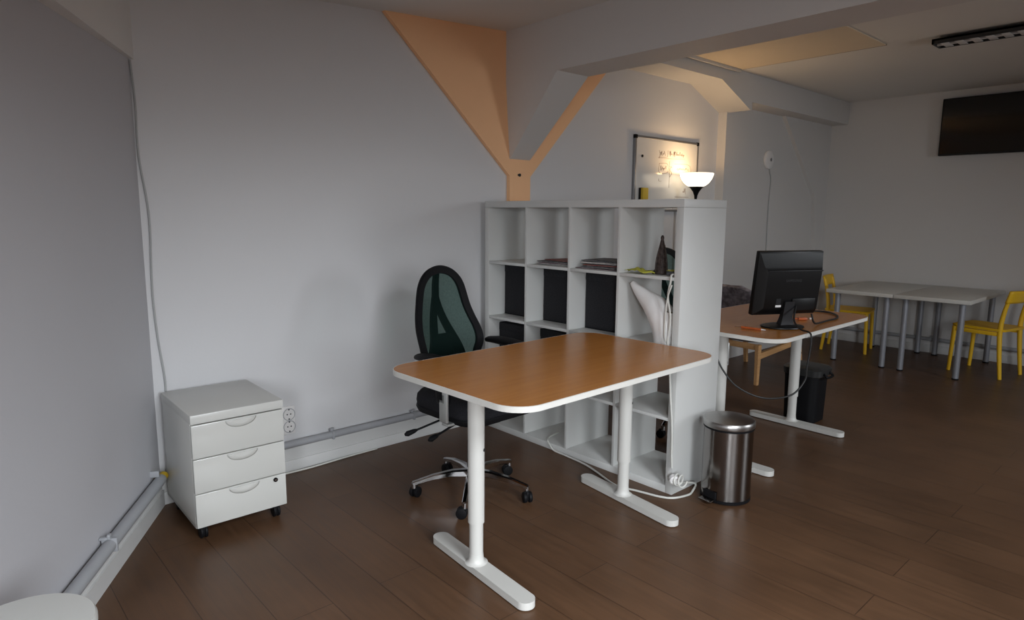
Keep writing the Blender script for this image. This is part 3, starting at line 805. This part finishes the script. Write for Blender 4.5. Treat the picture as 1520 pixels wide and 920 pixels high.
# ------------------------------------------------------------------ round wall device
ap = thing('wall_device', 'round white device on the far part of the back wall with cable below', 'wall device', (3.425, -.0852, 1.938))
MB().lathe([(.088, 0), (.093, .008), (.088, .022), (.072, .030), (.05, .033), (.004, .034)], seg=40).obj('housing', WPLAST, ap, rot=(PI / 2, 0, 0))
MB().lathe([(.016, .0332), (.017, .0355), (.004, .0365)], seg=20).obj('indicator_ring', ALUFR, ap, rot=(PI / 2, 0, 0))
MB().tube([(.025, -.012, -.085), (.05, -.006, -.13), (.075, -.006, -.195), (.062, -.006, -.41), (.061, -.006, -.61), (.069, -.006, -.885), (.06, -.006, -1.2), (.05, -.006, -1.5)], .0045, 8, n=6).obj('cable', GCABLE, ap)

# ------------------------------------------------------------------ television
tv = thing('television', 'black flat television mounted high on the far wall', 'television', (4.66, -1.215, 0))
m = MB(); MB().b2((0, -.96, 1.985), (.035, 0, 2.53), .006).obj('housing', MONM, tv)
MB().b2((-.0025, -.948, 2.003), (-.0002, -.012, 2.518)).obj('screen', TVM, tv)
MB().b2((.035, -.60, 2.12), (.098, -.36, 2.40), .004).obj('wall_mount', BLACK, tv)

# ------------------------------------------------------------------ ceiling light
cl = thing('ceiling_light', 'black louvred strip light on the ceiling above the far tables', 'ceiling light', (2.37, -1.75, ZR - .02))
m = MB(); L_ = 1.25; hd = .034
m.b2((0, -L_, -hd), (.012, 0, -.001)); m.b2((.158, -L_, -hd), (.17, 0, -.001)); m.b2((0, -L_, -.012), (.17, 0, -.001)); m.b2((0, -.012, -hd), (.17, 0, -.001)); m.b2((0, -L_, -hd), (.17, -L_ + .012, -.001))
m.obj('housing', ENAMEL, cl)
for k in range(14):
    y = -.045 - k * .085
    MB().b2((.012, y - .046, -hd + .001), (.158, y, -hd + .006), .001).obj('louvre_blade', LOUVRE, cl)
m = MB(); m.b2((.078, -L_ + .012, -hd + .0005), (.092, -.012, -.014)); m.obj('reflector_rib', LOUVRE, cl)

# ------------------------------------------------------------------ monitor on the rear desk
DZ = .7745
rot = -.476; tilt = -.123
mo = thing('monitor', 'black flat computer monitor seen from behind on the rear desk', 'monitor', (.66, -1.640, DZ), rot)
tm = Matrix.Translation((0, 0, .074)) @ Matrix.Rotation(-tilt, 4, 'X')
Wm, Hm = .408, .358
def mbox(m, lo, hi, bev=.0):
    lo, hi = V(lo), V(hi); return m.box((lo + hi) / 2, hi - lo, bev, mtx=tm)
pan = mbox(MB(), (-Wm / 2, -.012, 0), (Wm / 2, .022, Hm), .006).obj('bezel', MONM, mo)
m = MB()
m.rings([[tm @ V(p) for p in ((-Wm / 2 + .004, -.010, .004), (Wm / 2 - .004, -.010, .004), (Wm / 2 - .004, -.010, Hm - .004), (-Wm / 2 + .004, -.010, Hm - .004))],
         [tm @ V(p) for p in ((-Wm / 2 + .03, -.034, .03), (Wm / 2 - .012, -.034, .03), (Wm / 2 - .012, -.034, Hm - .085), (-Wm / 2 + .03, -.034, Hm - .085))],
         [tm @ V(p) for p in ((-Wm / 2 + .045, -.046, .05), (Wm / 2 - .02, -.046, .05), (Wm / 2 - .02, -.046, Hm - .10), (-Wm / 2 + .045, -.046, Hm - .10))]])
m.obj('back_shell', MONM, mo)
mbox(MB(), (-Wm / 2 + .045, -.050, Hm - .106), (Wm / 2 - .016, -.044, Hm - .100), .001).obj('ridge', MONDET, mo)
mbox(MB(), (-Wm / 2 + .012, .0222, .02), (Wm / 2 - .012, .0230, Hm - .018)).obj('screen', TVM, mo)
mbox(MB(), (-.085, -.0475, .052), (-.050, -.0455, .064)).obj('sticker', PAPERW, mo)['label'] = 'white label sticker'
mbox(MB(), (-.085, -.0473, .070), (-.055, -.0455, .10)).obj('port_cover', MONDET, mo)
mbox(MB(), (.015, -.052, .03), (.165, -.044, .10), .006).obj('cable_panel', MONM, mo)
nk = MB().rings([[(-.045, -.055, .010), (.045, -.055, .010), (.040, -.005, .010), (-.040, -.005, .010)],
                 [(-.032, -.052, .06), (.032, -.052, .06), (.030, -.018, .06), (-.030, -.018, .06)],
                 [(-.030, -.066, .15), (.030, -.066, .15), (.028, -.040, .15), (-.028, -.040, .15)]]).obj('stand_neck', MONDET, mo)
MB().lathe([(.118, .0005), (.122, .003), (.120, .009), (.09, .015), (.05, .020), (.01, .021)], (0, -.01, 0), 48, 1.0, .82).obj('stand_base', MONM, mo)
# lettering on the back shell
fc = bpy.data.curves.new('lettering', 'FONT'); fc.body = 'SAMSUNG'; fc.size = .020; fc.align_x = 'CENTER'; fc.align_y = 'CENTER'; fc.extrude = .0003; fc.space_character = 1.15
fo = bpy.data.objects.new('lettering', fc); C.objects.link(fo)
bpy.context.view_layer.update()
me = bpy.data.meshes.new_from_object(fo.evaluated_get(bpy.context.evaluated_depsgraph_get()))
bpy.data.objects.remove(fo)
me.transform(tm @ Matrix.Translation((.010, -.0466, Hm * .56)) @ Matrix.Rotation(PI / 2, 4, 'X'))
me.materials.clear(); me.materials.append(mat('lettering_grey', (.030, .030, .033), .5))
o = bpy.data.objects.new('lettering', me); C.objects.link(o); o.parent = mo

cable('power_cable', 'black cable from the monitor hanging over the desk edge in a long loop',
      [(.665, -1.715, .90), (.60, -1.74, .83), (.575, -1.79, .790), (.562, -1.838, .783), (.553, -1.858, .765), (.540, -1.864, .70), (.520, -1.862, .60), (.508, -1.86, .53), (.40, -1.84, .466), (.28, -1.75, .455), (.22, -1.64, .50), (.20, -1.56, .58), (.195, -1.50, .68), (.21, -1.44, .742)], .0048, BCABLE)
vc = cable('video_cable', 'black video cable with plug curling across the rear desk', [(.772, -1.757, .850), (.80, -1.762, .80), (.90, -1.745, .7815), (1.05, -1.735, .780), (1.18, -1.735, .780), (1.31, -1.685, .780), (1.40, -1.60, .780), (1.40, -1.53, .780), (1.33, -1.455, .780), (1.24, -1.42, .780)], .0052, BCABLE)
MB().box((1.222, -1.415, .7835), (.045, .020, .011), .003, rot=(0, 0, -2.7)).obj('plug', BLACK, vc)
MB().box((1.193, -1.40, .7835), (.018, .014, .006), .001, rot=(0, 0, -2.7)).obj('plug_tip', ALU, vc)
o = cable('pen', 'orange pen lying on the rear desk left of the monitor base', [(.440, -1.520, DZ + .0062), (.450, -1.632, DZ + .0062)], .006, ORPL, 'pen', 0)
MB().cyl((.450, -1.632, DZ + .0062), (.452, -1.655, DZ + .0062), .005, .002, 10).obj('tip', WPLAST, o)
cable('thin_wire', 'thin brown wire lying on the rear desk beside the orange pen', [(.46, -1.47, DZ + .002), (.50, -1.51, DZ + .002), (.47, -1.56, DZ + .002), (.50, -1.60, DZ + .002)], .002, INK)
o = MB().box((.985, -1.615, DZ + .0085), (.055, .022, .016), .005, rot=(0, 0, -.7)).cyl((.960, -1.595, DZ + .009), (.945, -1.583, DZ + .009), .006, seg=10).obj('glue_stick', ORPL)
tag(o, 'small orange plastic piece on the desk right of the monitor stand', 'desk item')
o = MB().box((1.050, -1.635, DZ + .0055), (.022, .012, .010), .002, rot=(0, 0, .4)).obj('clip', WPLAST)
tag(o, 'tiny white clip on the desk inside the loop of the video cable', 'clip')

# ------------------------------------------------------------------ grey armchair behind the rear desk
ac = thing('armchair', 'grey fabric armchair with light wooden legs between rear desk and back wall', 'armchair', (2.14, -.752, 0), -.06)
# local: x from the rear leg (0) to the front leg (.70), y from the near side (0) to the far side (.52)
for y, s in ((0, -1), (.52, 1)):
    for (x0, x1) in ((.0, .02), (.72, .66)):
        m = MB().rings([[(x0 + a * .016, y + s * .012 + b * .013, 0) for a, b in ((-1, -1), (1, -1), (1, 1), (-1, 1))], [(x1 + a * .024, y + b * .016, .335) for a, b in ((-1, -1), (1, -1), (1, 1), (-1, 1))]])
        m.obj('leg', BEECH, ac)
    m = MB().rings([[(.0, y + b * .014, .235 + c * .024) for b, c in ((-1, -1), (1, -1), (1, 1), (-1, 1))], [(.70, y + b * .014, .300 + c * .024) for b, c in ((-1, -1), (1, -1), (1, 1), (-1, 1))]])
    m.obj('side_rail', BEECH, ac)
MB().b2((.02, .0, .285), (.055, .52, .33), .003).obj('cross_rail', BEECH, ac)
G = []
prof = [(.74, .36), (.66, .378), (.50, .355), (.32, .335), (.16, .335), (.075, .375), (.03, .455), (-.005, .57), (-.04, .68), (-.07, .77), (-.085, .815)]
pp = spline([(x, z, 0) for x, z in prof], 4)
for i, p in enumerate(pp):
    f = i / (len(pp) - 1)
    hwid = .275 + .015 * math.sin(f * PI)
    if f > .72: hwid *= math.sqrt(max(1 - ((f - .72) / .30) ** 2, .22))
    row = []
    for j in range(21):
        g = -1 + 2 * j / 20
        lift = .07 * abs(g) ** 3 * (math.sin(min(f / .75, 1) * PI) ** .5)
        row.append((p.x + (.06 * abs(g) ** 3 * min(1, (f - .5) * 6) * max(0, min(1, (1 - f) * 4)) if f > .5 else 0), .26 + hwid * g, p.y + lift))
    G.append(row)
MB().grid(G).obj('seat_shell', GREYFAB, ac, solid=.045, subsurf=1, sharp=80)

# ------------------------------------------------------------------ white tables and yellow chairs at the far wall
def make_table(label):
    t = thing('table', label, 'table', group=None)
    Wt, Dt, Ht = 1.20, .585, .70
    MB().b2((-Wt / 2, -Dt / 2, Ht - .034), (Wt / 2, Dt / 2, Ht), .002).obj('tabletop', TABLEW, t)
    for sx in (-1, 1):
        for sy in (-1, 1):
            x, y = sx * (Wt / 2 - .10), sy * (Dt / 2 - .075)
            l = MB().cyl((x, y, .008), (x, y, Ht - .034), .0245, seg=20).obj('leg', LEGGREY, t)
            MB().cyl((x, y, .0), (x, y, .012), .0255, seg=20).obj('foot_cap', BLACK, l)
            MB().cyl((x, y, Ht - .046), (x, y, Ht - .0345), .045, seg=20).obj('mounting_plate', LEGGREY, l)
    return t
t1 = make_table('white table with round grey legs, the one nearer the back wall'); t1.location = (4.135, -.995, 0)
t2 = copy_tree(t1); t2['label'] = 'white table with round grey legs, the one below the television'; t2.location = (4.135, -1.585, 0)
def make_yellow(label):
    t = thing('side_chair', label, 'chair', group=None)
    Ws, Ds, Zs = .40, .42, .435
    m = MB(); m.rings([[(x, y, Zs - .022) for x, y in rrect(-Ws / 2, Ws / 2, -Ds / 2, Ds / 2, .05, 5)], [(x, y, Zs - .004) for x, y in rrect(-Ws / 2 - .005, Ws / 2 + .005, -Ds / 2 - .005, Ds / 2 + .005, .055, 5)], [(x, y, Zs) for x, y in rrect(-Ws / 2, Ws / 2, -Ds / 2, Ds / 2, .05, 5)]])
    m.obj('seat', YELLOW, t)
    for s in (-1, 1):
        MB().tube([(s * .185, -.20, 0), (s * .182, -.185, Zs - .02)], [.015, .019], 12).obj('leg', YELLOW, t)
        MB().tube([(s * .185, .215, 0), (s * .183, .19, .22), (s * .18, .175, .43), (s * .178, .19, .58), (s * .175, .225, .74)], [.015, .018, .020, .018, .015], 12, n=5).obj('leg', YELLOW, t)
        MB().box((s * .183, 0, Zs - .045), (.022, .35, .036), .004).obj('side_rail', YELLOW, t)
    G = []
    for i in range(7):
        z = .665 + .105 * i / 6
        G.append([(-.205 + .41 * j / 12, .205 + .028 * (i / 6) + .030 * (1 - (abs(j - 6) / 6) ** 2), z) for j in range(13)])
    MB().grid(G).obj('backrest', YELLOW, t, solid=.022)
    return t
y1 = make_yellow('yellow chair pushed under the end of the white tables by the back wall')
y1.location = (4.279, -.655, 0); y1.rotation_euler.z = .20
y2 = copy_tree(y1); y2['label'] = 'yellow chair at the white table end below the television'
y2.location = (4.16, -1.885, 0); y2.rotation_euler.z = math.radians(180 - 12)

# ------------------------------------------------------------------ round white stool near the camera
st = thing('stool', 'round white stool at the left wall in the near left corner', 'stool', (-2.822, -1.560, 0))
MB().lathe([(.10, .418), (.146, .421), (.152, .428), (.152, .440), (.147, .449), (.10, .451), (.01, .4505)], seg=56).obj('seat', CAB, st)
for k in range(4):
    a = PI / 4 + k * PI / 2
    ca, sa = math.cos(a), math.sin(a)
    MB().tube([(.13 * ca, .13 * sa, 0), (.122 * ca, .122 * sa, .25), (.105 * ca, .105 * sa, .42)], [.013, .015, .017], 12, n=4).obj('leg', CAB, st)

# ------------------------------------------------------------------ world and colour
wd = bpy.data.worlds.new('world'); S.world = wd; wd.use_nodes = True
nt = wd.node_tree; bg = nt.nodes['Background']
sky = nt.nodes.new('ShaderNodeTexSky'); sky.sky_type = 'HOSEK_WILKIE'; sky.turbidity = 6; sky.ground_albedo = .3; sky.sun_direction = (.3, .5, .6)
nt.links.new(sky.outputs['Color'], bg.inputs['Color']); bg.inputs['Strength'].default_value = .15
S.view_settings.view_transform = 'Standard'; S.view_settings.look = 'None'; S.view_settings.gamma = 1.0
S.view_settings.use_curve_mapping = False; S.view_settings.exposure = EXPO
S.cycles.use_denoising = True
S.cycles.max_bounces = 10; S.cycles.diffuse_bounces = 6; S.cycles.sample_clamp_indirect = 4.0
S.cycles.caustics_reflective = False; S.cycles.caustics_refractive = False
